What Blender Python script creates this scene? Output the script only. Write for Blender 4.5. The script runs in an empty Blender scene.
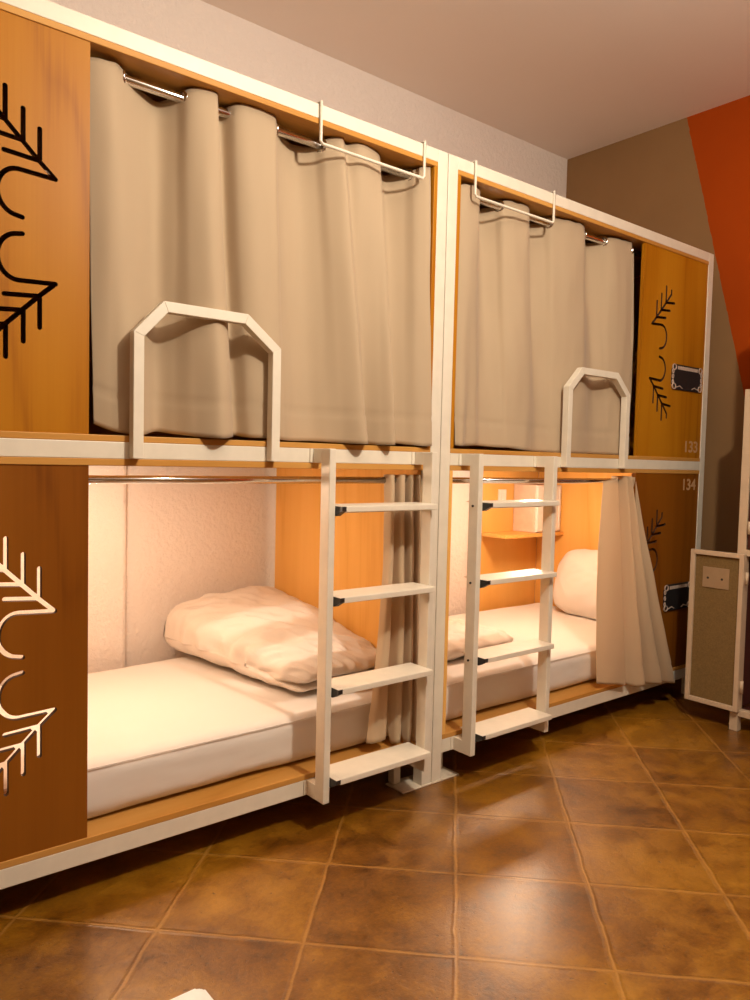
import bpy, bmesh, math, random
from mathutils import Vector, Matrix, noise
PI = math.pi
random.seed(4)
sc = bpy.context.scene
COL = sc.collection

# ------------------------------------------------------------------ materials
def lin(c):
    return tuple(((v / 255) / 12.92 if v / 255 <= .04045 else ((v / 255 + .055) / 1.055) ** 2.4) for v in c) + (1,)

class NT:
    def __init__(s, name):
        s.m = bpy.data.materials.new(name); s.m.use_nodes = True
        s.t = s.m.node_tree; s.n = s.t.nodes; s.b = s.n['Principled BSDF']; s.o = s.n['Material Output']
    def add(s, typ, **kw):
        n = s.n.new(typ)
        for k, v in kw.items():
            if k.startswith('i_'):
                key = k[2:]
                key = int(key) if key.isdigit() else key.replace('_', ' ')
                n.inputs[key].default_value = v
            else: setattr(n, k, v)
        return n
    def link(s, a, b): s.t.links.new(a, b)
    def coord(s, scale=(1, 1, 1), rot=(0, 0, 0), loc=(0, 0, 0)):
        tc = s.add('ShaderNodeTexCoord'); mp = s.add('ShaderNodeMapping')
        mp.inputs['Scale'].default_value = scale; mp.inputs['Rotation'].default_value = rot; mp.inputs['Location'].default_value = loc
        s.link(tc.outputs['Object'], mp.inputs[0]); return mp.outputs[0]
    def noise(s, vec, scale, detail=4, rough=.55, dist=0):
        n = s.add('ShaderNodeTexNoise'); s.link(vec, n.inputs['Vector'])
        n.inputs['Scale'].default_value = scale; n.inputs['Detail'].default_value = detail
        n.inputs['Roughness'].default_value = rough; n.inputs['Distortion'].default_value = dist
        return n.outputs['Fac']
    def ramp(s, fac, stops):
        r = s.add('ShaderNodeValToRGB'); s.link(fac, r.inputs[0]); e = r.color_ramp.elements
        while len(e) < len(stops): e.new(.5)
        for el, (p, c) in zip(e, stops): el.position = p; el.color = c
        return r.outputs[0]
    def math(s, op, a, b=None, c=None):
        n = s.add('ShaderNodeMath', operation=op)
        for i, v in enumerate((a, b, c)):
            if v is None: continue
            if isinstance(v, (int, float)): n.inputs[i].default_value = v
            else: s.link(v, n.inputs[i])
        return n.outputs[0]
    def mix(s, fac, a, b, blend='MIX'):
        n = s.add('ShaderNodeMix', data_type='RGBA', blend_type=blend)
        for i, v in ((0, fac), (6, a), (7, b)):
            if isinstance(v, (int, float, tuple)): n.inputs[i].default_value = v
            else: s.link(v, n.inputs[i])
        return n.outputs[2]
    def bump(s, h, strength, dist=.01):
        n = s.add('ShaderNodeBump'); n.inputs['Strength'].default_value = strength; n.inputs['Distance'].default_value = dist
        s.link(h, n.inputs['Height']); s.link(n.outputs[0], s.b.inputs['Normal'])
    def base(s, c):
        if isinstance(c, tuple): s.b.inputs['Base Color'].default_value = c
        else: s.link(c, s.b.inputs['Base Color'])
    def rough(s, v):
        if isinstance(v, (int, float)): s.b.inputs['Roughness'].default_value = v
        else: s.link(v, s.b.inputs['Roughness'])

def simple(name, col, rough=.5, metal=0, nscale=30, namt=.06, bump=0):
    t = NT(name); v = t.coord(); f = t.noise(v, nscale, 3)
    dark = tuple(x * (1 - namt) for x in col[:3]) + (1,); lite = tuple(min(1, x * (1 + namt)) for x in col[:3]) + (1,)
    t.base(t.ramp(f, [(.3, dark), (.7, lite)])); t.rough(rough); t.b.inputs['Metallic'].default_value = metal
    if bump: t.bump(f, bump, .003)
    return t.m

def wood(name, c0, c1, c2, rough=.42, horiz=False):
    t = NT(name)
    v = t.coord((1, 1, .13) if not horiz else (.13, 1, 1))
    w = t.noise(v, 2.2, 3, .5, .6)
    rings = t.math('FRACT', t.math('MULTIPLY', w, 4.5))
    rings = t.math('ABSOLUTE', t.math('SUBTRACT', rings, .5))
    fine = t.noise(t.coord((1, 1, .02) if not horiz else (.02, 1, 1)), 90, 3)
    big = t.noise(t.coord((1, 1, .4)), 2.2, 2)
    c = t.ramp(t.math('ADD', t.math('MULTIPLY', rings, 1.2), t.math('MULTIPLY', fine, .4)), [(.10, c0), (.30, c1), (.9, c2)])
    c = t.mix(t.math('MULTIPLY', big, .5), c, c0)
    t.base(c); t.rough(rough); t.bump(fine, .08, .002)
    t.b.inputs['Specular IOR Level'].default_value = .18
    return t.m

M = {}
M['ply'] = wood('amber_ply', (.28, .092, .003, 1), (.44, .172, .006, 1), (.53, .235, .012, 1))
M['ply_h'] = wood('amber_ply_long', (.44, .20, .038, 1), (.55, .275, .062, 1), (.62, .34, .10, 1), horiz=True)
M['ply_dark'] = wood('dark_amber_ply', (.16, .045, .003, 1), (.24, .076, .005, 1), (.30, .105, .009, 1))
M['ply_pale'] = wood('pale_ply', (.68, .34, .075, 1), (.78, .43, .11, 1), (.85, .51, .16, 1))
M['steel'] = simple('cream_painted_steel', (.74, .69, .585, 1), .38, 0, 18, .04)
M['chrome'] = simple('brushed_chrome', (.78, .77, .75, 1), .18, 1, 40, .05)
M['black'] = simple('black_plastic', (.018, .016, .016, 1), .45)
M['zinc'] = simple('cream_plate', (.66, .58, .46, 1), .45, 0, 25, .1)

def fabric(name, col, trans=0.0):
    t = NT(name); v = t.coord((1, 1, 1))
    f = t.noise(v, 420, 2); g = t.noise(t.coord((1, 1, .3)), 3, 3)
    d = tuple(x * .88 for x in col[:3]) + (1,)
    t.base(t.mix(t.math('MULTIPLY', g, .5), col, d)); t.rough(.85)
    t.b.inputs['Sheen Weight'].default_value = .15
    t.bump(f, .12, .002)
    if trans:
        tr = t.add('ShaderNodeBsdfTranslucent'); tr.inputs[0].default_value = col
        mx = t.add('ShaderNodeMixShader'); mx.inputs[0].default_value = trans
        t.link(t.b.outputs[0], mx.inputs[1]); t.link(tr.outputs[0], mx.inputs[2]); t.link(mx.outputs[0], t.o.inputs[0])
    return t.m
M['curtain'] = fabric('beige_curtain_cloth', (.51, .39, .26, 1), .12)
M['curtain_thin'] = fabric('thin_beige_curtain_cloth', (.70, .55, .37, 1), .36)
M['linen'] = fabric('white_cotton', (.72, .67, .62, 1), .0)
M['duvet'] = fabric('white_duvet_cotton', (.77, .70, .63, 1), .0)

def plaster(name, col, col2, scale=14, bump=.25, rough=.9):
    t = NT(name); v = t.coord()
    a = t.noise(v, scale, 5, .6); b = t.noise(v, 1.2, 3)
    t.base(t.ramp(b, [(.3, col), (.7, col2)])); t.rough(rough); t.bump(a, bump, .01)
    return t.m
M['stucco'] = plaster('rough_white_plaster', (.87, .80, .76, 1), (.90, .84, .80, 1), 42, .8)
M['ceiling'] = plaster('smooth_white_ceiling', (.88, .80, .75, 1), (.90, .83, .78, 1), 9, .06)
M['roomwall'] = plaster('plain_tan_wall', (.24, .17, .10, 1), (.27, .19, .12, 1), 9, .1)

def mural():
    t = NT('mural_beige_and_orange'); tc = t.add('ShaderNodeTexCoord'); sp = t.add('ShaderNodeSeparateXYZ')
    t.link(tc.outputs['Object'], sp.inputs[0])
    wob = t.math('MULTIPLY', t.math('SUBTRACT', t.noise(tc.outputs['Object'], 25, 2), .5), .012)
    edge = t.math('ADD', t.math('ADD', t.math('MULTIPLY', sp.outputs[2], .253), -.519), wob)
    f = t.math('LESS_THAN', sp.outputs[1], edge)
    n = t.noise(tc.outputs['Object'], 3, 4)
    a = t.ramp(n, [(.3, (.265, .150, .066, 1)), (.7, (.285, .162, .072, 1))]); b = t.ramp(n, [(.3, (.37, .054, .0015, 1)), (.7, (.40, .060, .002, 1))])
    t.base(t.mix(f, a, b)); t.b.inputs['Specular IOR Level'].default_value = .15; t.rough(.85); t.bump(t.noise(tc.outputs['Object'], 30, 4), .1, .004)
    return t.m
M['mural'] = mural()

def tiles():
    t = NT('varnished_clay_tile'); S = .394
    tc = t.add('ShaderNodeTexCoord'); sp = t.add('ShaderNodeSeparateXYZ'); t.link(tc.outputs['Object'], sp.inputs[0])
    P = tc.outputs['Object']
    def axis(expr_sign, off):
        e = t.math('MULTIPLY', t.math('ADD', sp.outputs[0], t.math('MULTIPLY', sp.outputs[1], expr_sign)), .70711)
        wob = t.math('MULTIPLY', t.math('SUBTRACT', t.noise(P, 9, 3), .5), .016)
        e = t.math('DIVIDE', t.math('SUBTRACT', t.math('ADD', e, wob), off), S)
        fl = t.math('FLOOR', e); fr = t.math('SUBTRACT', e, fl)
        d = t.math('SUBTRACT', .5, t.math('ABSOLUTE', t.math('SUBTRACT', fr, .5)))
        return d, fl
    du, iu = axis(-1.0, .094); dv, iv = axis(1.0, .150)
    d = t.math('MINIMUM', du, dv)                       # 0 on a joint
    joint = t.ramp(t.math('ADD', d, t.math('MULTIPLY', t.math('SUBTRACT', t.noise(P, 40, 4, .7), .5), .018)), [(.004, (1, 1, 1, 1)), (.016, (0, 0, 0, 1))])
    cb = t.add('ShaderNodeCombineXYZ'); t.link(iu, cb.inputs[0]); t.link(iv, cb.inputs[1])
    wn = t.add('ShaderNodeTexWhiteNoise', noise_dimensions='3D'); t.link(cb.outputs[0], wn.inputs['Vector'])
    big = t.noise(P, 2.4, 5, .6, .4); mid = t.noise(P, 11, 5, .65, .3); spk = t.noise(P, 60, 3, .6)
    fine = t.noise(P, 75, 5, .7, .2)
    k = t.math('ADD', t.math('ADD', t.math('MULTIPLY', big, .42), t.math('MULTIPLY', mid, .36)), t.math('MULTIPLY', fine, .22))
    k = t.math('ADD', t.math('MULTIPLY', t.math('SUBTRACT', k, .5), 1.9), .5)
    k = t.math('ADD', k, t.math('MULTIPLY', t.math('SUBTRACT', wn.outputs['Value'], .5), .14))
    c = t.ramp(k, [(.24, (.070, .022, .001, 1)), (.44, (.185, .068, .0025, 1)), (.60, (.28, .118, .004, 1)), (.85, (.42, .195, .012, 1))])
    pits = t.ramp(spk, [(.30, (1, 1, 1, 1)), (.35, (0, 0, 0, 1))])
    c = t.mix(t.math('MULTIPLY', pits, .7), c, (.06, .02, .006, 1))
    c = t.mix(t.math('MULTIPLY', joint, t.math('MULTIPLY', t.noise(P, 14, 4, .6), .95)), c, (.50, .25, .055, 1))
    t.base(c)
    t.rough(t.ramp(mid, [(.35, (.30, .30, .30, 1)), (.7, (.48, .48, .48, 1))]))
    t.b.inputs['Specular IOR Level'].default_value = .6; t.b.inputs['Coat Weight'].default_value = .5; t.b.inputs['Coat Roughness'].default_value = .30; t.b.inputs['Coat IOR'].default_value = 1.8
    edge = t.ramp(d, [(.0, (.55, .55, .55, 1)), (.012, (.75, .75, .75, 1)), (.03, (.0, .0, .0, 1)), (.07, (.35, .35, .35, 1)), (.2, (.5, .5, .5, 1))])
    h = t.math('ADD', t.math('ADD', t.math('ADD', t.math('MULTIPLY', edge, .5), t.math('MULTIPLY', mid, .7)), t.math('MULTIPLY', fine, .22)), t.math('MULTIPLY', pits, -.3))
    t.bump(h, .42, .012)
    return t.m
M['tile'] = tiles()

def emissive(name, col, strength):
    t = NT(name); t.base((.9, .85, .75, 1)); t.b.inputs['Emission Color'].default_value = col; t.b.inputs['Emission Strength'].default_value = strength
    return t.m
M['led'] = emissive('warm_led_diffuser', (1, .72, .42, 1), 3.0)
M['maroon'] = simple('dark_maroon_board', (.060, .012, .008, 1), .6)
M['mesh_board'] = simple('beige_woven_board', (.18, .11, .034, 1), .8, 0, 160, .2, .2)
M['white_plastic'] = simple('white_plastic', (.82, .80, .76, 1), .35)
M['pale_mark'] = simple('faded_white_paint', (.50, .30, .15, 1), .7)
M['chalk'] = simple('chalk_white_line', (.52, .40, .33, 1), .7)
M['lock_plate'] = simple('tan_metal_plate', (.34, .23, .13, 1), .5)
M['locker_steel'] = simple('tan_painted_steel', (.56, .43, .30, 1), .45, 0, 18, .05)
M['char'] = simple('scorched_cut_edge', (.045, .016, .006, 1), .8)
M['slate'] = simple('black_slate', (.014, .012, .013, 1), .6)
M['box_side'] = simple('pinkish_white_board', (.72, .58, .48, 1), .5)

# ------------------------------------------------------------------ mesh helpers
def new_obj(name, bm, mat, parent=None, smooth=False, origin=(0, 0, 0), recalc=True):
    if recalc: bmesh.ops.recalc_face_normals(bm, faces=bm.faces[:])
    if any(origin): bmesh.ops.translate(bm, verts=bm.verts[:], vec=-Vector(origin))
    me = bpy.data.meshes.new(name); bm.to_mesh(me); bm.free()
    for mm in (mat if isinstance(mat, (list, tuple)) else [mat]): me.materials.append(M[mm])
    if smooth: me.polygons.foreach_set('use_smooth', [True] * len(me.polygons))
    o = bpy.data.objects.new(name, me); COL.objects.link(o)
    if any(origin) and parent is None: o.location = origin
    if parent: o.parent = parent
    return o
def thing(name, label, cat, loc, group=None):
    o = bpy.data.objects.new(name, None); COL.objects.link(o); o.location = loc; o.empty_display_size = .1
    return tag(o, label, cat, group)
def tag(o, label, cat, group=None):
    o['label'] = label; o['category'] = cat
    if group: o['group'] = group
    return o
def struct(o): o['kind'] = 'structure'; return o

def add_box(bm, x0, x1, y0, y1, z0, z1, bev=.002, mi=0):
    x0, x1 = min(x0, x1), max(x0, x1)
    r = bmesh.ops.create_cube(bm, size=1)
    vs = r['verts']
    for v in vs: v.co = Vector(((x0 + x1) / 2 + v.co.x * (x1 - x0), (y0 + y1) / 2 + v.co.y * (y1 - y0), (z0 + z1) / 2 + v.co.z * (z1 - z0)))
    fs = list({f for v in vs for f in v.link_faces})
    for f in fs: f.material_index = mi
    if bev > 0:
        es = list({e for v in vs for e in v.link_edges})
        bmesh.ops.bevel(bm, geom=es, offset=bev, segments=2, affect='EDGES', profile=.5)
def add_tube(bm, pts, r, n=10, closed=False, mi=0, squash=1.0):
    pts = [Vector(p) for p in pts]; L = len(pts); rings = []
    prev = None
    for i, p in enumerate(pts):
        a = pts[i - 1] if (i > 0 or closed) else p; b = pts[(i + 1) % L] if (i < L - 1 or closed) else p
        d = (b - a).normalized()
        if prev is None:
            u = d.orthogonal().normalized()
        else: u = (prev - d * prev.dot(d)).normalized()
        prev = u; w = d.cross(u)
        if 0 < i < L - 1 or closed:
            d1 = (p - pts[i - 1]).normalized(); d2 = (pts[(i + 1) % L] - p).normalized(); k = 1 / max(.5, math.cos(d1.angle(d2) / 2) if d1.angle(d2) < 3 else .5)
        else: k = 1
        rings.append([bm.verts.new(p + r * (u * math.cos(2 * PI * j / n) + w * math.sin(2 * PI * j / n) * squash)) for j in range(n)])
    m = L if closed else L - 1
    for i in range(m):
        A, B = rings[i], rings[(i + 1) % L]
        for j in range(n):
            f = bm.faces.new((A[j], A[(j + 1) % n], B[(j + 1) % n], B[j])); f.material_index = mi
    if not closed:
        bm.faces.new(rings[0][::-1]).material_index = mi; bm.faces.new(rings[-1]).material_index = mi
def add_prism(bm, poly, axis, a0, a1, bev=0, mi=0):
    """poly: 2D outline in the two other axes; extruded from a0 to a1 along axis"""
    def P(u, v, w):
        return Vector((w, u, v)) if axis == 'X' else Vector((u, w, v)) if axis == 'Y' else Vector((u, v, w))
    A = [bm.verts.new(P(u, v, a0)) for u, v in poly]; B = [bm.verts.new(P(u, v, a1)) for u, v in poly]
    n = len(poly); fs = [bm.faces.new(A[::-1]), bm.faces.new(B)]
    for i in range(n): fs.append(bm.faces.new((A[i], A[(i + 1) % n], B[(i + 1) % n], B[i])))
    for f in fs: f.material_index = mi
    if bev:
        es = list({e for f in fs for e in f.edges}); bmesh.ops.bevel(bm, geom=es, offset=bev, segments=2, affect='EDGES', profile=.5)

# ------------------------------------------------------------------ the room
XW, YB, ZC = 2.22, 1.16, 3.30
XL, YF = -3.0, -4.4
def slab(name, mat, *b):
    bm = bmesh.new(); add_box(bm, *b, bev=0); return struct(new_obj(name, bm, mat))
slab('floor', 'tile', XL - .1, XW + .1, YF - .1, YB + .1, -.1, 0)
slab('ceiling', 'ceiling', XL - .1, XW + .1, YF - .1, YB + .1, ZC, ZC + .1)
slab('wall_back', 'stucco', XL - .1, XW + .1, YB, YB + .12, 0, ZC)
slab('wall_right', 'mural', XW, XW + .12, YF, YB, 0, ZC)
slab('wall_left', 'roomwall', XL - .12, XL, YF, YB, 0, ZC)
slab('wall_front', 'roomwall', XL - .1, XW + .1, YF - .12, YF, 0, ZC)
bm = bmesh.new(); add_box(bm, -1.45, -.785, 1.118, YB + .02, 0, 1.80, .018); struct(new_obj('trim_1', bm, 'stucco'))      # plaster pilaster seen inside the left lower bunk

# ------------------------------------------------------------------ motif strokes (right-hand panel; x, z relative to the panel centre height)
def motif(zc):
    S = [[(1.411, .1345), (1.450, .170), (1.491, .211), (1.533, .253), (1.580, .302)],
         [(1.450, .176), (1.450, .252)], [(1.490, .211), (1.490, .292)], [(1.532, .254), (1.532, .335)],
         [(1.455, .172), (1.535, .178)], [(1.494, .213), (1.572, .219)], [(1.535, .254), (1.612, .262)],
         [(1.580, .302), (1.580, .322)]]
    hook = [(1.411, .1345), (1.500, .139)]
    for k in range(0, 17):
        a = math.radians(90 - k * 10.5); hook.append((1.502 + .049 * math.cos(a), .081 + .058 * math.sin(a)))
    hook.append((1.492, .0205))
    S.append(hook)
    out = []
    for s in S:
        out.append([(x, zc + z) for x, z in s]); out.append([(x, zc - z) for x, z in s])
    return out
def head_panel(m, z0, z1, zc, root, org):
    pan = bmesh.new(); add_box(pan, m * (1.343 if m > 0 else 1.323), m * 1.955, .004, .022, z0, z1, bev=0)
    bmesh.ops.recalc_face_normals(pan, faces=pan.faces[:])
    cut = bmesh.new(); w = .0062
    for i, s in enumerate(motif(zc)):
        eps = .0002 * i
        for (xa, za), (xb, zb) in zip(s[:-1], s[1:]):
            a = math.atan2(zb - za, xb - xa); poly = []
            for k in range(9): poly.append((xb + w * math.cos(a - PI / 2 + PI * k / 8), zb + w * math.sin(a - PI / 2 + PI * k / 8)))
            for k in range(9): poly.append((xa + w * math.cos(a + PI / 2 + PI * k / 8), za + w * math.sin(a + PI / 2 + PI * k / 8)))
            sh = .020 if m > 0 else 0
            add_prism(cut, [(m * (x + sh), z) for x, z in poly], 'Y', -.01 - eps, .04 + eps, 0, 1)
    bmesh.ops.recalc_face_normals(cut, faces=cut.faces[:])
    mp = bpy.data.meshes.new('p'); pan.to_mesh(mp); mc = bpy.data.meshes.new('c'); cut.to_mesh(mc)
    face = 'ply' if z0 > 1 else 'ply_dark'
    for q in (mp, mc):
        for k in (face, 'char'): q.materials.append(M[k])
    po = bpy.data.objects.new('p', mp); co = bpy.data.objects.new('c', mc); COL.objects.link(po); COL.objects.link(co)
    md = po.modifiers.new('b', 'BOOLEAN'); md.operation = 'DIFFERENCE'; md.object = co; md.solver = 'EXACT'; md.use_self = True
    bpy.context.view_layer.update()
    me = bpy.data.meshes.new_from_object(po.evaluated_get(bpy.context.evaluated_depsgraph_get()))
    bpy.data.objects.remove(po); bpy.data.objects.remove(co)
    bm = bmesh.new(); bm.from_mesh(me); bpy.data.meshes.remove(me); pan.free(); cut.free()
    return new_obj('head_panel', bm, [face, 'char'], root, origin=org, recalc=False)

def text_mesh(txt, x0, x1, z0, z1, y, parent, org):
    cu = bpy.data.curves.new('t', 'FONT'); cu.body = txt; cu.extrude = .0006; cu.offset = .018
    to = bpy.data.objects.new('t', cu); COL.objects.link(to); bpy.context.view_layer.update()
    me = bpy.data.meshes.new_from_object(to.evaluated_get(bpy.context.evaluated_depsgraph_get())); bpy.data.objects.remove(to)
    bm = bmesh.new(); bm.from_mesh(me); bpy.data.meshes.remove(me)
    xs = [v.co.x for v in bm.verts]; ys = [v.co.y for v in bm.verts]
    for v in bm.verts:
        v.co = Vector((x0 + (v.co.x - min(xs)) / (max(xs) - min(xs)) * (x1 - x0), y + v.co.z * -1, z0 + (v.co.y - min(ys)) / (max(ys) - min(ys)) * (z1 - z0)))
    return new_obj('number_marking', bm, 'pale_mark', parent, origin=org)

def plaque(x0, x1, z0, z1, parent, org):
    bm = bmesh.new(); c = .028
    poly = [(x0 + c, z0), (x1 - c, z0), (x1 - c, z0 + c * .6), (x1, z0 + c), (x1, z1 - c), (x1 - c * .8, z1 - c * .6), (x1 - c, z1), (x0 + c, z1), (x0 + c * .8, z1 - c * .6), (x0, z1 - c), (x0, z0 + c), (x0 + c, z0 + c * .6)]
    add_prism(bm, poly, 'Y', -.002, .004)
    for cx, cz in ((x0 + .018, z0 + .016), (x1 - .018, z0 + .016), (x0 + .018, z1 - .016), (x1 - .018, z1 - .016)):
        add_tube(bm, [(cx + .017 * math.cos(2 * PI * k / 14), -.003, cz + .014 * math.sin(2 * PI * k / 14)) for k in range(14)], .0032, 6, True, 1)
    for x in (x0 + .006, x1 - .006):
        for k in range(3):
            zc = z0 + .038 + k * (z1 - z0 - .076) / 2
            add_tube(bm, [(x + .007 * math.cos(2 * PI * j / 10), -.003, zc + .011 * math.sin(2 * PI * j / 10)) for j in range(10)], .0025, 6, True, 1)
    add_tube(bm, [(x0 + .042, -.003, z0 + .012), (x0 + .075, -.003, z0 + .020), (x0 + .10, -.003, z0 + .010)], .0028, 6, False, 1)
    add_tube(bm, [(x1 - .042, -.003, z0 + .012), (x1 - .075, -.003, z0 + .020), (x1 - .10, -.003, z0 + .010)], .0028, 6, False, 1)
    # ornamental band of small strokes along the top edge
    xx = x0 + .052
    while xx < x1 - .05:
        add_box(bm, xx, xx + .009, -.0045, -.001, z1 - .026, z1 - .009, 0, 1); xx += .0145
    return new_obj('name_plate', bm, ['slate', 'chalk'], parent, origin=org)

# ------------------------------------------------------------------ bunk bed units
DEP = 1.10

def bunk(m, label):
    org = (m * 1.0, .55, 0)
    root = thing('bunk_bed', label, 'bunk bed', org, 'steel framed bunk beds along the back wall')
    def B(name, mat, boxes, parent=None, bev=.002):
        bm = bmesh.new()
        for x0, x1, y0, y1, z0, z1 in boxes: add_box(bm, m * x0, m * x1, y0, y1, z0, z1, bev)
        return new_obj(name, bm, mat, parent or root, origin=org)
    # steel frame
    for x0, x1 in ((.002, .052), (1.955, 2.005)):
        B('post', 'steel', [(x0, x1, 0, .05, 0, 2.41)]); B('post', 'steel', [(x0, x1, DEP - .05, DEP, 0, 2.41)])
    for z0, z1 in ((.112, .165), (1.244, 1.291), (2.364, 2.41)):
        B('rail', 'steel', [(.052, 1.955, 0, .05, z0, z1)])
        B('side_rail', 'steel', [(1.955, 2.005, .05, DEP - .05, z0, z1)]); B('side_rail', 'steel', [(.002, .052, .05, DEP - .05, z0, z1)])
    B('rail', 'steel', [(.052, 1.955, DEP - .05, DEP, 2.364, 2.41)])
    fp = B('foot_plate', 'zinc', [(.0, .15, -.004, .10, 0, .006)])
    B('brace_leg', 'steel', [(.098, .132, .072, .106, .006, .165)])
    # timber
    B('deck_board', 'ply_h', [(.052, 1.955, .0, DEP - .05, .165, .184)])
    B('deck_board', 'ply_h', [(.052, 1.955, .0, DEP - .05, 1.291, 1.309)])
    B('underside_board', 'ply_h', [(.052, 1.955, .0, DEP - .05, 1.224, 1.244)])
    B('roof_board', 'ply_h', [(.052, 1.955, .0, DEP - .05, 2.346, 2.364)])
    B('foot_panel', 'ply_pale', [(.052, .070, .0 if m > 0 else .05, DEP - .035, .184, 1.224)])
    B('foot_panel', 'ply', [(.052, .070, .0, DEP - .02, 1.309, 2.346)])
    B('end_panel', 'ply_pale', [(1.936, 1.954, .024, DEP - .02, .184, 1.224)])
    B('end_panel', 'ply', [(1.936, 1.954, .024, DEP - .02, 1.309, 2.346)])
    B('back_panel', 'ply', [(.070, 1.936, DEP - .018, DEP - .004, 1.309, 2.346)])
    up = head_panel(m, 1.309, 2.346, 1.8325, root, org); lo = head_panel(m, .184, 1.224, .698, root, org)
    if m > 0:
        text_mesh('133', 1.800, 1.927, 1.338, 1.399, .0035, up, org); text_mesh('134', 1.797, 1.924, 1.136, 1.197, .0035, lo, org)
        plaque(1.630, 1.928, 1.660, 1.790, up, org); plaque(1.645, 1.915, .500, .640, lo, org)
        B('added_backing_board', 'ply_dark', [(1.345, 1.935, .0225, .030, .186, 1.222)])  # unseen board added behind the panel to keep bunk light out of the cutouts
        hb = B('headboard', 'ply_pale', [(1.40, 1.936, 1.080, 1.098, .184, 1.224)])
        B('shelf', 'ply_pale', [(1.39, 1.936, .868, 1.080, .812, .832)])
        sw = B('light_switch', 'white_plastic', [(1.545, 1.615, 1.071, 1.080, 1.00, 1.095)])
        B('rocker', 'white_plastic', [(1.562, 1.598, 1.066, 1.071, 1.02, 1.075)], sw, .0015)
    # curtain rods
    for z, y in ((1.184, .055), (2.315, .075)):
        bm = bmesh.new(); add_tube(bm, [(m * .071, y, z), (m * 1.935, y, z)], .0125 if z < 2 else .0138, 14)
        for x in (.071, 1.317):
            add_tube(bm, [(m * x, y, z), (m * (x + .006), y, z)], .024, 14)
        new_obj('curtain_rod', bm, 'chrome', root, True, org)
    lx, ly, ln = (1.0, .50, 1.2) if m > 0 else (-1.02, .50, 1.2)
    # flush strip lamp under the upper deck
    bm = bmesh.new(); add_box(bm, lx - ln / 2 - .02, lx + ln / 2 + .02, ly - .03, ly + .03, 1.2195, 1.224, .001)
    st = new_obj('strip_lamp', bm, 'white_plastic', root, origin=org)
    bm = bmesh.new(); add_box(bm, lx - ln / 2, lx + ln / 2, ly - .02, ly + .02, 1.2185, 1.2195, 0); new_obj('diffuser', bm, 'led', st, origin=org)
    # guard rail
    bm = bmesh.new(); t = .030; ga, gb = (.832, 1.108) if m > 0 else (.856, 1.126)
    GUARD = [(.737, 1.246), (.737, 1.600), (ga, 1.692), (gb, 1.692), (1.213, 1.598), (1.213, 1.246)]
    def offset(pts, d):
        out = []
        for i, p in enumerate(pts):
            a = pts[i - 1] if i else None; b = pts[i + 1] if i < len(pts) - 1 else None
            def nrm(p, q):
                dx, dz = q[0] - p[0], q[1] - p[1]; L = math.hypot(dx, dz); return (dz / L, -dx / L)
            n1 = nrm(a, p) if a else None; n2 = nrm(p, b) if b else None
            if n1 and n2:
                bx, bz = n1[0] + n2[0], n1[1] + n2[1]; L = math.hypot(bx, bz); bx /= L; bz /= L
                k = d / (bx * n1[0] + bz * n1[1])
            else: bx, bz = n1 or n2; k = d
            out.append((p[0] + bx * k, p[1] + bz * k))
        return out
    inner = offset(GUARD, t)
    for i in range(len(GUARD) - 1):
        q = [GUARD[i], GUARD[i + 1], inner[i + 1], inner[i]]
        add_prism(bm, [(m * x, z) for x, z in q], 'Y', -.032, -.001, .0015)
    new_obj('guard_rail', bm, 'steel', root, origin=org)
    # ladder
    bm = bmesh.new()
    for x0 in (.110, .563):
        x1 = x0 + .026
        add_box(bm, m * x0, m * x1, -.100, -.050, .114, 1.291, .003)
        for z0, z1 in ((.114, .166), (1.244, 1.291)):
            add_box(bm, m * x0, m * x1, -.052, -.004, z0, z1, .002)
            add_box(bm, m * (x0 - .012), m * (x1 + .012), -.005, -.0005, z0 + .001, z1 - .001, .001)
    lad = new_obj('ladder', bm, 'steel', root, origin=org)
    for z in (.202, .505, .808, 1.106):
        bm = bmesh.new(); ta, tb = (.154, .562) if m > 0 else (.137, .545)
        add_box(bm, m * ta, m * tb, -.136, -.012, z - .013, z, .0035); add_box(bm, m * .137, m * .562, -.135, -.012, z - .004, z - .0005, .001)
        add_box(bm, m * ta, m * tb, -.136, -.128, z - .020, z - .008, .002)
        add_box(bm, m * ta, m * tb, -.046, -.036, z - .030, z - .010, .002)
        new_obj('tread', bm, 'steel', lad, origin=org)
        for xa, xb in (((.1364, .154),) if m > 0 else ((.545, .5626),)):
            bm = bmesh.new(); add_prism(bm, [(-.1365, z - .002), (-.1365, z - .016), (-.104, z - .034), (-.052, z - .034), (-.052, z - .002)], 'X', m * xa, m * xb)
            o = new_obj('tread_end_cap', bm, 'black', lad, origin=org); o['label'] = 'black end cap'
        for x0 in ((.1095,) if m > 0 and z > .4 else ()):
            bm = bmesh.new(); add_tube(bm, [(m * x0 - .004 * 1, -.074, z - .016), (m * x0 + .001, -.074, z - .016)], .0045, 8)
            new_obj('bolt', bm, 'black', lad, origin=org)
    return root
bunk(-1, 'left cream steel bunk bed, nearest the camera, with curved antler cutouts in its head panels')
bunk(1, 'right cream steel bunk bed with panels numbered 133 and 134, by the orange wall')

# ------------------------------------------------------------------ soft goods
def cr(pts, t):
    """Catmull-Rom through pts, t in 0..1"""
    n = len(pts) - 1; f = min(t * n, n - 1e-6); i = int(f); u = f - i
    P = [Vector(pts[max(0, i - 1)]), Vector(pts[i]), Vector(pts[i + 1]), Vector(pts[min(n, i + 2)])]
    return .5 * ((2 * P[1]) + (P[2] - P[0]) * u + (2 * P[0] - 5 * P[1] + 4 * P[2] - P[3]) * u * u + (3 * P[1] - P[0] - 3 * P[2] + P[3]) * u ** 3)

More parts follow.
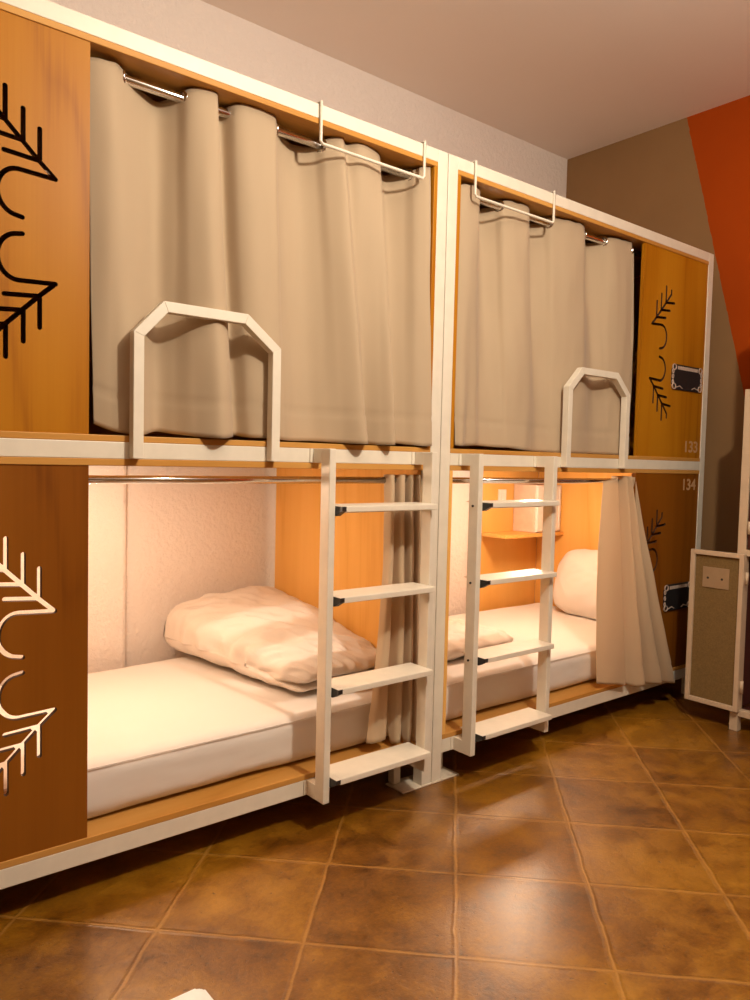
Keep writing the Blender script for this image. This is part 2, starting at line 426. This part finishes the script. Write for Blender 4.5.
def curtain(name, top, bot, ztop, zbot, ns, nz, label, group, mid=None, hem=.10, ruffle=.012, wr=.004, seed=0, broad=.0, ease=1.0, solid=.0022):
    """top/bot (and mid): control polylines of (x, y[, dz]); ztop/zbot heights"""
    bm = bmesh.new(); grid = []
    def P3(p): return (p[0], p[1], p[2] if len(p) > 2 else 0)
    top = [(p[0], p[1], (p[2] * .45 if p[2] < 0 and zbot > .5 else p[2])) if len(p) > 2 else p for p in top]
    T, Bt = [P3(p) for p in top], [P3(p) for p in bot]; Mi = [P3(p) for p in mid] if mid else None
    for j in range(nz + 1):
        v = j / nz; row = []
        for i in range(ns + 1):
            s = i / ns; a, b = cr(T, s), cr(Bt, s)
            za, zb = ztop + a.z, zbot + b.z
            z = za + (zb - za) * v
            if hem and zb > .5: z += (1 - v) ** 6 * .007 * noise.noise(Vector((a.x * 26, seed, 1.5)))
            w = v ** ease
            if Mi:
                c = cr(Mi, s); l0, l1, l2 = (1 - v) * (1 - 2 * v), 4 * v * (1 - v), v * (2 * v - 1)
                x = a.x * l0 + c.x * l1 + b.x * l2; y = a.y * l0 + c.y * l1 + b.y * l2
            else: x = a.x + (b.x - a.x) * w; y = a.y + (b.y - a.y) * w
            n1 = noise.noise(Vector((x * 7 + seed, z * 1.6, seed))); n2 = noise.noise(Vector((x * 17 + seed, z * 5, seed + 7)))
            n3 = noise.noise(Vector((x * 4.5 + z * .5 + seed, z * .9, seed + 3)))
            y += wr * 1.6 * n1 + wr * n2 + broad * n3 * min(1, v * 4 + .2)
            if hem and abs((z - zb) - hem) < .008: y += .003
            row.append(bm.verts.new((x, y, z)))
        grid.append(row)
    for j in range(nz):
        for i in range(ns): bm.faces.new((grid[j][i], grid[j][i + 1], grid[j + 1][i + 1], grid[j + 1][i]))
    cx = sum(p[0] for p in top) / len(top); org = (cx, .06, zbot)
    o = new_obj(name, bm, 'curtain_thin' if zbot < .5 else 'curtain', None, True, org, recalc=False)
    md = o.modifiers.new('thick', 'SOLIDIFY'); md.thickness = solid; md.offset = 0
    tag(o, label, 'curtain', group); return o, org
def grommets(parent, org, spots, z, y=.076):
    for x, yaw in spots:
        bm = bmesh.new(); d = Vector((math.sin(yaw), math.cos(yaw), 0))
        add_tube(bm, [Vector((x, y, z)) + .021 * (d * math.cos(2 * PI * k / 20) + Vector((0, 0, 1)) * math.sin(2 * PI * k / 20)) for k in range(20)], .0055, 8, True)
        g = new_obj('grommet', bm, 'chrome', parent, True, org); g['label'] = 'metal eyelet'

F, K = .034, .128     # cloth in front of / behind the rod
UPT = [(-1.316, .05, -.01), (-1.26, F, -.012), (-1.215, .06, -.012), (-1.16, .10, -.045), (-1.09, K, -.055), (-1.045, .09, -.03), (-1.022, .05, 0), (-.98, F, .012), (-.937, .036, .012), (-.922, .085, -.01), (-.892, .10, -.012), (-.866, .05, .004),
       (-.815, F, .014), (-.735, .04, .010), (-.705, .07, -.01), (-.66, .105, -.035), (-.60, K, -.045), (-.545, .10, -.03), (-.520, .06, 0), (-.475, F, .012), (-.440, .055, .0), (-.40, .03, .012), (-.33, F, .012), (-.29, .05, 0), (-.265, .09, -.025),
       (-.20, K, -.042), (-.145, .09, -.02), (-.125, .05, .0), (-.10, .03, .01), (-.076, .02, .008)]
UPB = [(-1.296, .048, .025), (-1.255, .030, .008), (-1.21, .012, .0), (-1.155, .035, .0), (-1.10, .085, .012), (-1.055, .06, .006), (-1.01, .010, 0), (-.945, -.050, -.004), (-.890, -.010, .004), (-.866, .055, .012), (-.838, .07, .01), (-.81, .03, .004),
       (-.77, .012, .004), (-.715, .015, .002), (-.675, .035, 0), (-.62, .06, 0), (-.565, .055, .002), (-.51, .03, 0), (-.465, .0, -.002), (-.405, -.052, -.004), (-.368, -.005, .002), (-.345, .030, .0), (-.305, -.018, -.004), (-.268, -.052, -.002), (-.240, .02, .008),
       (-.20, .05, .008), (-.16, .03, .004), (-.125, .0, 0), (-.09, -.012, -.002), (-.062, -.014, 0)]
cu, og = curtain('curtain', UPT, UPB, 2.334, 1.315, 330, 70, 'large beige curtain closing the left upper bunk, behind the larger guard rail', 'closed curtains of the upper bunks', seed=1, broad=.012)
grommets(cu, og, [(-1.207, .3), (-1.030, -.3), (-.925, .2), (-.872, -.3), (-.705, .3), (-.528, -.3), (-.278, .3), (-.132, -.3)], 2.315)

URT = [(.078, .04, 0), (.14, .03, .012), (.205, .035, .012), (.235, .06, .0), (.27, .10, -.03), (.31, K, -.045), (.355, .09, -.02), (.375, .05, .01), (.44, F, .014), (.52, .04, .01), (.55, .08, -.012), (.61, K, -.035), (.67, .10, -.02), (.70, .06, .01), (.78, F, .012),
       (.88, F, .012), (.925, .06, .004), (.97, .10, -.025), (1.03, K, -.04), (1.08, .09, -.02), (1.115, .05, .006), (1.19, F, .012), (1.272, .030, .01), (1.282, .055, -.01), (1.30, .065, -.02), (1.334, .055, -.04)]
URB = [(.078, .0, 0), (.105, -.012, -.002), (.16, .02, 0), (.215, .03, .004), (.265, .05, .004), (.32, .04, .002), (.37, .02, 0), (.40, .01, 0), (.47, .012, -.006), (.54, .02, -.01), (.58, .03, -.01), (.63, .04, -.01), (.69, .035, -.01), (.73, .02, -.012), (.80, .012, -.012),
       (.89, .012, -.012), (.94, .02, -.012), (.99, .035, -.01), (1.05, .035, -.01), (1.10, .03, -.01), (1.14, .02, -.01), (1.20, .012, -.012), (1.285, .015, -.012), (1.295, .035, -.01), (1.31, .045, -.01), (1.345, .045, -.01)]
cu, og = curtain('curtain', URT, URB, 2.324, 1.322, 300, 70, 'beige curtain closing the right upper bunk, behind the smaller guard rail', 'closed curtains of the upper bunks', seed=5, wr=.006, broad=.014)
grommets(cu, og, [(.222, .3), (.366, -.3), (.535, .3), (.688, -.3), (.945, .3), (1.098, -.3)], 2.315)

# left lower curtain: bunched to the right, inside the bunk
LLT = [(-0.2320, 0.0549, 0.000), (-0.2271, 0.0240, 0.000), (-0.2185, 0.0180, 0.000), (-0.2099, 0.0240, 0.000), (-0.2050, 0.0582, 0.000), (-0.1992, 0.0850, 0.000), (-0.1878, 0.0850, 0.000), (-0.1820, 0.0549, 0.000), (-0.1762, 0.0240, 0.000), (-0.1660, 0.0180, 0.000), (-0.1558, 0.0240, 0.000), (-0.1500, 0.0582, 0.000), (-0.1455, 0.0850, 0.000), (-0.1365, 0.0850, 0.000), (-0.1320, 0.0549, 0.000), (-0.1284, 0.0240, 0.000), (-0.1220, 0.0180, 0.000), (-0.1156, 0.0240, 0.000), (-0.1120, 0.0582, 0.000), (-0.1080, 0.0850, 0.000), (-0.1000, 0.0850, 0.000), (-0.0960, 0.0549, 0.000), (-0.0928, 0.0240, 0.000), (-0.0870, 0.0180, 0.000), (-0.0812, 0.0240, 0.000), (-0.0780, 0.0582, 0.000)]
LLM = [(-0.2520, 0.0319, 0.000), (-0.2452, 0.0060, 0.000), (-0.2330, 0.0000, 0.000), (-0.2208, 0.0060, 0.000), (-0.2140, 0.0348, 0.000), (-0.2070, 0.0580, 0.000), (-0.1930, 0.0580, 0.000), (-0.1860, 0.0319, 0.000), (-0.1799, 0.0060, 0.000), (-0.1690, 0.0000, 0.000), (-0.1581, 0.0060, 0.000), (-0.1520, 0.0348, 0.000), (-0.1470, 0.0580, 0.000), (-0.1370, 0.0580, 0.000), (-0.1320, 0.0319, 0.000), (-0.1280, 0.0060, 0.000), (-0.1210, 0.0000, 0.000), (-0.1140, 0.0060, 0.000), (-0.1100, 0.0348, 0.000), (-0.1065, 0.0580, 0.000), (-0.0995, 0.0580, 0.000), (-0.0960, 0.0319, 0.000), (-0.0928, 0.0060, 0.000), (-0.0870, 0.0000, 0.000), (-0.0812, 0.0060, 0.000), (-0.0780, 0.0348, 0.000)]
LLB = [(-0.3180, 0.0180, 0.035), (-0.3007, 0.0020, 0.035), (-0.2700, -0.0040, 0.035), (-0.2393, 0.0020, 0.035), (-0.2220, 0.0200, 0.035), (-0.2155, 0.0360, 0.065), (-0.2025, 0.0360, 0.065), (-0.1960, 0.0180, 0.010), (-0.1895, 0.0020, 0.010), (-0.1780, -0.0040, 0.010), (-0.1665, 0.0020, 0.010), (-0.1600, 0.0200, 0.010), (-0.1540, 0.0360, 0.040), (-0.1420, 0.0360, 0.040), (-0.1360, 0.0180, 0.000), (-0.1317, 0.0020, 0.000), (-0.1240, -0.0040, 0.000), (-0.1163, 0.0020, 0.000), (-0.1120, 0.0200, 0.000), (-0.1082, 0.0360, 0.030), (-0.1008, 0.0360, 0.030), (-0.0970, 0.0180, 0.000), (-0.0936, 0.0020, 0.000), (-0.0875, -0.0040, 0.000), (-0.0814, 0.0020, 0.000), (-0.0780, 0.0200, 0.000)]
cu, og = curtain('curtain', LLT, LLB, 1.205, .192, 220, 60, 'beige curtain gathered to the right in the left lower bunk, behind the ladder', 'drawn back curtains of the lower bunks', mid=LLM, seed=9, hem=.09, wr=.006)
# right lower curtain: bunched at the rod and flaring out over the base rail
LRT = [(1.125, .040, -.02), (1.165, .028, -.015), (1.20, .026, -.01), (1.225, .03, 0), (1.240, .055, .004), (1.252, .08, .004), (1.264, .04, .006), (1.274, .008, .006), (1.286, .04, .004), (1.296, .08, 0), (1.305, .04, .004), (1.314, .006, .006), (1.324, .04, .002), (1.332, .07, 0), (1.338, .04, 0), (1.343, .006, 0), (1.35, .015, -.004)]
LRM = [(1.065, .012), (1.11, -.012), (1.17, -.022), (1.225, -.018), (1.240, .004), (1.252, .010), (1.268, -.020), (1.288, -.050), (1.312, -.028), (1.326, -.012), (1.342, -.042), (1.366, -.060), (1.392, -.038), (1.405, -.018), (1.425, -.05), (1.452, -.062), (1.482, -.026)]
LRB = [(1.080, .004, .036), (1.13, -.020, .030), (1.20, -.03, .020), (1.272, -.026, 0), (1.288, -.010, .0), (1.305, -.010, 0), (1.335, -.045, -.010), (1.385, -.068, -.010), (1.435, -.035, -.014), (1.450, -.014, -.016), (1.480, -.055, -.020), (1.535, -.074, -.022), (1.585, -.035, -.03), (1.600, -.016, -.035), (1.635, -.055, -.04), (1.680, -.066, -.045), (1.722, -.022, -.055)]
cu, og = curtain('curtain', LRT, LRB, 1.203, .178, 260, 70, 'beige curtain flaring out at the right end of the right lower bunk', 'drawn back curtains of the lower bunks', mid=LRM, seed=14, hem=.10, wr=.004)

# mattresses
def rounded_slab(x0, x1, y0, y1, z0, z1, r, nx, ny, nz, disp):
    bm = bmesh.new(); cache = {}
    cx, cy, cz = (x0 + x1) / 2, (y0 + y1) / 2, (z0 + z1) / 2; hx, hy, hz = (x1 - x0) / 2, (y1 - y0) / 2, (z1 - z0) / 2
    def vert(i, j, k):
        if (i, j, k) in cache: return cache[i, j, k]
        p = Vector(((2 * i / nx - 1) * hx, (2 * j / ny - 1) * hy, (2 * k / nz - 1) * hz))
        q = Vector((max(-hx + r, min(hx - r, p.x)), max(-hy + r, min(hy - r, p.y)), max(-hz + r, min(hz - r, p.z))))
        d = p - q; n = d.normalized() if d.length > 1e-6 else Vector((0, 0, 0))
        if d.length > r: p = q + n * r
        p = p + Vector((cx, cy, cz)); p += n * disp(p, n)
        v = bm.verts.new(p); cache[i, j, k] = v; return v
    for i in range(nx):
        for j in range(ny):
            bm.faces.new((vert(i, j, nz), vert(i + 1, j, nz), vert(i + 1, j + 1, nz), vert(i, j + 1, nz)))
            bm.faces.new((vert(i, j, 0), vert(i, j + 1, 0), vert(i + 1, j + 1, 0), vert(i + 1, j, 0)))
    for i in range(nx):
        for k in range(nz):
            bm.faces.new((vert(i, 0, k), vert(i + 1, 0, k), vert(i + 1, 0, k + 1), vert(i, 0, k + 1)))
            bm.faces.new((vert(i, ny, k), vert(i, ny, k + 1), vert(i + 1, ny, k + 1), vert(i + 1, ny, k)))
    for j in range(ny):
        for k in range(nz):
            bm.faces.new((vert(0, j, k), vert(0, j, k + 1), vert(0, j + 1, k + 1), vert(0, j + 1, k)))
            bm.faces.new((vert(nx, j, k), vert(nx, j + 1, k), vert(nx, j + 1, k + 1), vert(nx, j, k + 1)))
    return bm
def mattress(m, label):
    def disp(p, n):
        a = noise.noise(Vector((p.x * 2.2, p.y * 2.2, m * 3))) * .006
        b = noise.noise(Vector((p.x * 3 + p.y * 5, p.y * 9 - p.x * 4, p.z * 4 + m))) * .0035
        c = abs(noise.noise(Vector((p.x * 9, p.y * 2.5, p.z * 26)))) * -.004 if abs(n.z) < .7 else 0
        return a + b + c - .004
    x0, x1 = sorted((m * .078, m * 1.928))
    bm = rounded_slab(x0, x1, .066, 1.052,   .1845, .368, .055, 110, 60, 14, disp)
    low = min(v.co.z for v in bm.verts)
    for v in bm.verts: v.co.z = max(v.co.z, .185)
    org = ((x0 + x1) / 2, .58, .185)
    o = new_obj('mattress', bm, 'linen', None, True, org)
    tag(o, label, 'mattress', 'mattresses of the lower bunks')
    bs = bmesh.new(); pts = []
    for k in range(61):
        x = x0 + .03 + (x1 - x0 - .06) * k / 60; y, z = .069, .351
        p = Vector((x, y, z)); n = Vector((0, -.8, .6)); p += n * (disp(p, n) + .0015); pts.append(p)
    add_tube(bs, pts, .0022, 6); new_obj('seam', bs, 'linen', o, True, org)
    return o
mattress(-1, 'white sheeted mattress in the left lower bunk'); mattress(1, 'white sheeted mattress in the right lower bunk, partly behind the right ladder')

def blob(a, b, c, n, seg, fn):
    bm = bmesh.new(); bmesh.ops.create_cube(bm, size=2); bmesh.ops.subdivide_edges(bm, edges=bm.edges[:], cuts=seg, use_grid_fill=True)
    for v in bm.verts:
        d = v.co.copy()
        d = Vector((math.sin(d.x * PI / 4), math.sin(d.y * PI / 4), math.sin(d.z * PI / 4))) * 1.0
        s = (abs(d.x) ** n[0] + abs(d.y) ** n[0]) ** (n[1] / n[0]) + abs(d.z) ** n[1]
        d = d / (s ** (1 / n[1]))
        p = Vector((d.x * a, d.y * b, d.z * c)); v.co = fn(p, d)
    return bm
def wr(p, sc_, seed, amp):
    q = Vector((p.x * sc_[0], p.y * sc_[1], p.z * sc_[2])) + Vector((seed, seed * 2, seed * 3))
    q += 0.5 * Vector((noise.noise(q * .7), noise.noise(q * .7 + Vector((5, 5, 5))), 0))
    r = 1 - abs(noise.noise(q)) * 2; r2 = 1 - abs(noise.noise(q * 2.1 + Vector((9, 2, 4)))) * 2
    return amp * (r * .7 + r2 * .3)

# folded duvet on the left bed: one puffy mass, its fold showing as a groove on the front and right faces
def duvet_left():
    def f(p, d):
        v = (p.y + .468) / .936                                     # 0 front .. 1 back
        wide = 1 + .37 * v
        top = .118 + .178 * max(0, v) ** .9 + .02 * math.sin(v * PI)
        h = (d.z + 1) / 2
        x = -.075 - (.205 - p.x) * wide
        side = (.205 - p.x) / .41                                 # 0 at the foot panel .. 1 at the outer edge
        z = Zm + .003 + h * (top - .055 * side ** 3 * (.3 + v))
        q = Vector((x, p.y + .665, z))
        amp = .026 if d.z > -.2 else .010
        k = wr(Vector((p.x * .9 + .55 * p.y, p.y - .3 * p.x, p.z)), (10, 4.0, 4), 3.1, amp)
        k += wr(Vector((p.x + .9 * p.y, p.y - .6 * p.x, p.z)), (26, 9, 9), 6.4, .006 if d.z > -.2 else .003)
        q += Vector((d.x * .5, d.y * .5, d.z)).normalized() * (k - amp * .5)
        if d.y < -.35 or d.x > .9:
            g = math.exp(-((h - .42 + .05 * noise.noise(q * 6)) / .085) ** 2)
            q.y += .070 * g * max(0, -d.y) ; q.x -= .03 * g * (1 if d.x > .9 else 0)
        q.z = max(q.z, Zm + .002); q.x = min(q.x, -.074); q.y = min(q.y, 1.055); return q
    bm = blob(.212, .468, .10, (14, 3.6), 84, f)
    o = new_obj('duvet', bm, 'duvet', None, True, (-.29, .65, .37))
    tag(o, 'puffy white folded duvet heaped at the foot of the left lower bunk', 'duvet', 'duvets')
Zm = .368
duvet_left()
def duvet_right():
    def f(p, d):
        q = Vector((p.x + .46, p.y + .62, .368 + .040 + p.z * (1 - .45 * (p.x / .4))))
        q += d * wr(p, (9, 7, 6), 5.7, .024); q.z = max(q.z, .369); q.x = max(q.x, .074); return q
    bm = blob(.40, .36, .040, (4, 2.6), 44, f)
    o = new_obj('duvet', bm, 'duvet', None, True, (.46, .62, .35))
    tag(o, 'thin rumpled duvet on the right lower bunk, half hidden by the right ladder', 'duvet', 'duvets')
duvet_right()
def pillow():
    def f(p, d):
        e = max(abs(d.x), abs(d.y))
        pinch = 1 - .06 * abs(d.x * d.y)
        q = Vector((p.x * pinch, p.y * pinch, p.z)) + d * wr(p, (7, 7, 5), 2.2, .010)
        R = Matrix.Rotation(math.radians(74), 4, 'Y') @ Matrix.Rotation(0, 4, 'Z')
        # local x (height) leans up the end panel, local y runs across the bed
        q = Matrix.Rotation(math.radians(-72), 4, 'Y') @ q
        q = q + Vector((1.80, .50, .368 + .19)); q.x = min(q.x, 1.934); q.z = max(q.z, .369); return q
    bm = blob(.205, .305, .098, (4.0, 1.9), 40, f)
    o = new_obj('pillow', bm, 'linen', None, True, (1.8, .5, .352))
    tag(o, 'plump white pillow leaning upright at the head of the right lower bunk', 'pillow')
pillow()

# ------------------------------------------------------------------ white box on the shelf
bm = bmesh.new(); add_box(bm, 1.690, 1.934, .905, 1.076, .8325, 1.130, .003)
org = (1.812, .99, .8325); bx = thing('wall_cabinet', 'small white cabinet with a framed door standing on the wooden shelf', 'cabinet', org)
new_obj('body', bm, 'box_side', bx, origin=org)
bm = bmesh.new(); add_box(bm, 1.694, 1.931, .893, .905, .836, 1.127, .002)
for b in ((1.700, 1.715), (1.910, 1.925)): add_box(bm, b[0], b[1], .888, .894, .842, 1.121, .0015)
for b in ((.842, .857), (1.106, 1.121)): add_box(bm, 1.715, 1.910, .888, .894, b[0], b[1], .0015)
new_obj('door', bm, 'white_plastic', bx, origin=org)

# ------------------------------------------------------------------ towel hangers hooked over the top rail
def hanger(xa, xb, label):
    bm = bmesh.new(); r = .0055; y0, y1 = -.0065, .0565
    pts = [(xa, y1, 2.375), (xa, y1, 2.4155), (xa, y0, 2.4155), (xa, y0, 2.292), (xa + .008, y0, 2.283), (xb - .008, y0, 2.283), (xb, y0, 2.292), (xb, y0, 2.4155), (xb, y1, 2.4155), (xb, y1, 2.375)]
    add_tube(bm, pts, r, 10)
    o = new_obj('towel_hanger', bm, 'steel', None, True, ((xa + xb) / 2, 0, 2.283))
    tag(o, label, 'towel hanger', 'wire towel hangers hooked over the top rails')
hanger(-.585, -.127, 'white wire towel hanger hooked on the top rail of the left bunk bed')
hanger(.140, .622, 'white wire towel hanger hooked on the top rail of the right bunk bed')

# ------------------------------------------------------------------ locker at the right edge
org = (1.90, -.9, 0)
lk = thing('locker', 'white framed dark locker at the right edge with its low door swung open', 'locker', org)
def L(name, mat, boxes, parent=None, bev=.002):
    bm = bmesh.new()
    for b in boxes: add_box(bm, *b, bev)
    return new_obj(name, bm, mat, parent or lk, origin=org)
for (x0, y0) in ((1.60, -.432), (2.16, -.432), (1.60, -1.40), (2.16, -1.40)):
    L('post', 'locker_steel', [(x0, x0 + .04, y0, y0 + .04, 0, 1.632)])
L('rail', 'locker_steel', [(1.64, 2.16, -.432, -.392, 1.592, 1.632)]); L('rail', 'locker_steel', [(1.60, 1.64, -1.36, -.432, 1.592, 1.632)])
L('rail', 'locker_steel', [(1.60, 1.64, -1.36, -.432, .845, .875)]); L('rail', 'locker_steel', [(1.60, 1.64, -1.36, -.432, .075, .105)])
L('side_panel', 'maroon', [(1.64, 2.16, -.420, -.404, .105, 1.592)]); L('back_panel', 'maroon', [(2.17, 2.186, -1.36, -.432, .105, 1.592)])
L('base_panel', 'maroon', [(1.64, 2.16, -1.36, -.432, .09, .105)]); L('divider', 'maroon', [(1.64, 2.16, -1.36, -.432, .85, .866)])
L('door', 'maroon', [(1.602, 1.616, -1.35, -.437, .885, 1.585)])
d = L('door', 'locker_steel', [(1.570, 1.596, -.198, -.176, .100, .855), (1.570, 1.596, -.440, -.418, .100, .855), (1.570, 1.596, -.418, -.198, .100, .122), (1.570, 1.596, -.418, -.198, .833, .855)])
d['label'] = 'low open door with white steel frame'
L('board', 'mesh_board', [(1.584, 1.592, -.420, -.196, .118, .837)], d, .0005)
lp = L('lock_plate', 'lock_plate', [(1.579, 1.5845, -.368, -.238, .675, .775)], d, .001)
for y in (-.335, -.265):
    bm = bmesh.new(); add_tube(bm, [(1.5775, y, .722), (1.5795, y, .722)], .006, 8); new_obj('keyhole', bm, 'black', lp, origin=org)
tp = L('unseen_top_block', 'locker_steel', [(1.612, 2.20, -1.40, -.445, 1.632, 2.08)])  # out-of-view block added so its shadow falls on the right wall
L('door', 'maroon', [(1.600, 1.611, -.915, -.455, 1.645, 2.068), (1.600, 1.611, -1.39, -.925, 1.645, 2.068)], tp)  # maroon fronts dressing that added block, also out of view
for z in (.22, .74, .98):
    bm = bmesh.new(); add_tube(bm, [(1.592, -.447, z - .03), (1.592, -.447, z + .03)], .008, 10); new_obj('hinge', bm, 'locker_steel', lk, True, org)

# ------------------------------------------------------------------ white stool peeping in at the bottom edge
org = (-1.66, -1.20, 0)
st = thing('stool', 'white stool with rounded corner, only its corner showing at the bottom edge', 'stool', org)
def rrect(x0, x1, y0, y1, r, n=6):
    out = []
    for cx, cy, a0 in ((x1 - r, y1 - r, 0), (x0 + r, y1 - r, 90), (x0 + r, y0 + r, 180), (x1 - r, y0 + r, 270)):
        for k in range(n + 1): a = math.radians(a0 + 90 * k / n); out.append((cx + r * math.cos(a), cy + r * math.sin(a)))
    return out
bm = bmesh.new(); add_prism(bm, rrect(-1.845, -1.478, -1.39, -1.012, .012), 'Z', .372, .400, .004); new_obj('seat', bm, 'white_plastic', st, origin=org)
for x in (-1.82, -1.53):
    for y in (-1.36, -1.065):
        bm = bmesh.new(); add_box(bm, x, x + .028, y, y + .028, 0, .372, .003); new_obj('leg', bm, 'white_plastic', st, origin=org)

# ------------------------------------------------------------------ light
def point(name, loc, power, col, r):
    l = bpy.data.lights.new(name, 'POINT'); l.energy = power; l.color = col; l.shadow_soft_size = r
    o = bpy.data.objects.new(name, l); COL.objects.link(o); o.location = loc; return o
def area(name, loc, rot, sx, sy, power, col):
    l = bpy.data.lights.new(name, 'AREA'); l.shape = 'RECTANGLE'; l.size = sx; l.size_y = sy; l.energy = power; l.color = col
    o = bpy.data.objects.new(name, l); COL.objects.link(o); o.location = loc; o.rotation_euler = rot; return o
point('ceiling_lamp_light', (-.45, -1.80, 2.72), 168, (1, .875, .70), .05)
for x, y, p, q in ((-1.02, .50, 4, 12.5), (1.0, .50, 3.5, 15)):
    area('bunk_strip_light', (x, y, 1.217), (0, 0, 0), 1.2, .05, p, (1, .75, .53))
    point('bunk_strip_light', (x * 1.15, y, 1.15), q, (1, .75, .53), .05)
w = bpy.data.worlds.new('world'); sc.world = w; w.use_nodes = True
w.node_tree.nodes['Background'].inputs[0].default_value = (1, .85, .7, 1); w.node_tree.nodes['Background'].inputs[1].default_value = .0

# ------------------------------------------------------------------ camera
cam = bpy.data.cameras.new('camera'); co = bpy.data.objects.new('camera', cam); COL.objects.link(co)
yaw, pitch, roll, FPX = 0.887833359, -0.0518565714, 0.0235051014, 760.1863977
f = Vector((math.cos(yaw) * math.cos(pitch), math.sin(yaw) * math.cos(pitch), math.sin(pitch)))
rt = f.cross(Vector((0, 0, 1))).normalized(); up = rt.cross(f)
R_ = math.cos(roll) * rt + math.sin(roll) * up; U_ = -math.sin(roll) * rt + math.cos(roll) * up
mw = Matrix((R_, U_, -f)).transposed().to_4x4(); mw.translation = Vector((-2.02505156, -2.1, 1.25578481)); co.matrix_world = mw
cam.sensor_fit = 'VERTICAL'; cam.sensor_height = 36; cam.lens = FPX / 1000 * 36; cam.clip_start = .02
sc.camera = co
sc.view_settings.view_transform = 'Standard'; sc.view_settings.look = 'None'; sc.view_settings.gamma = 1; sc.view_settings.exposure = 0
sc.view_settings.use_curve_mapping = False
sc.cycles.use_denoising = True
sc.cycles.max_bounces = 8; sc.cycles.diffuse_bounces = 5
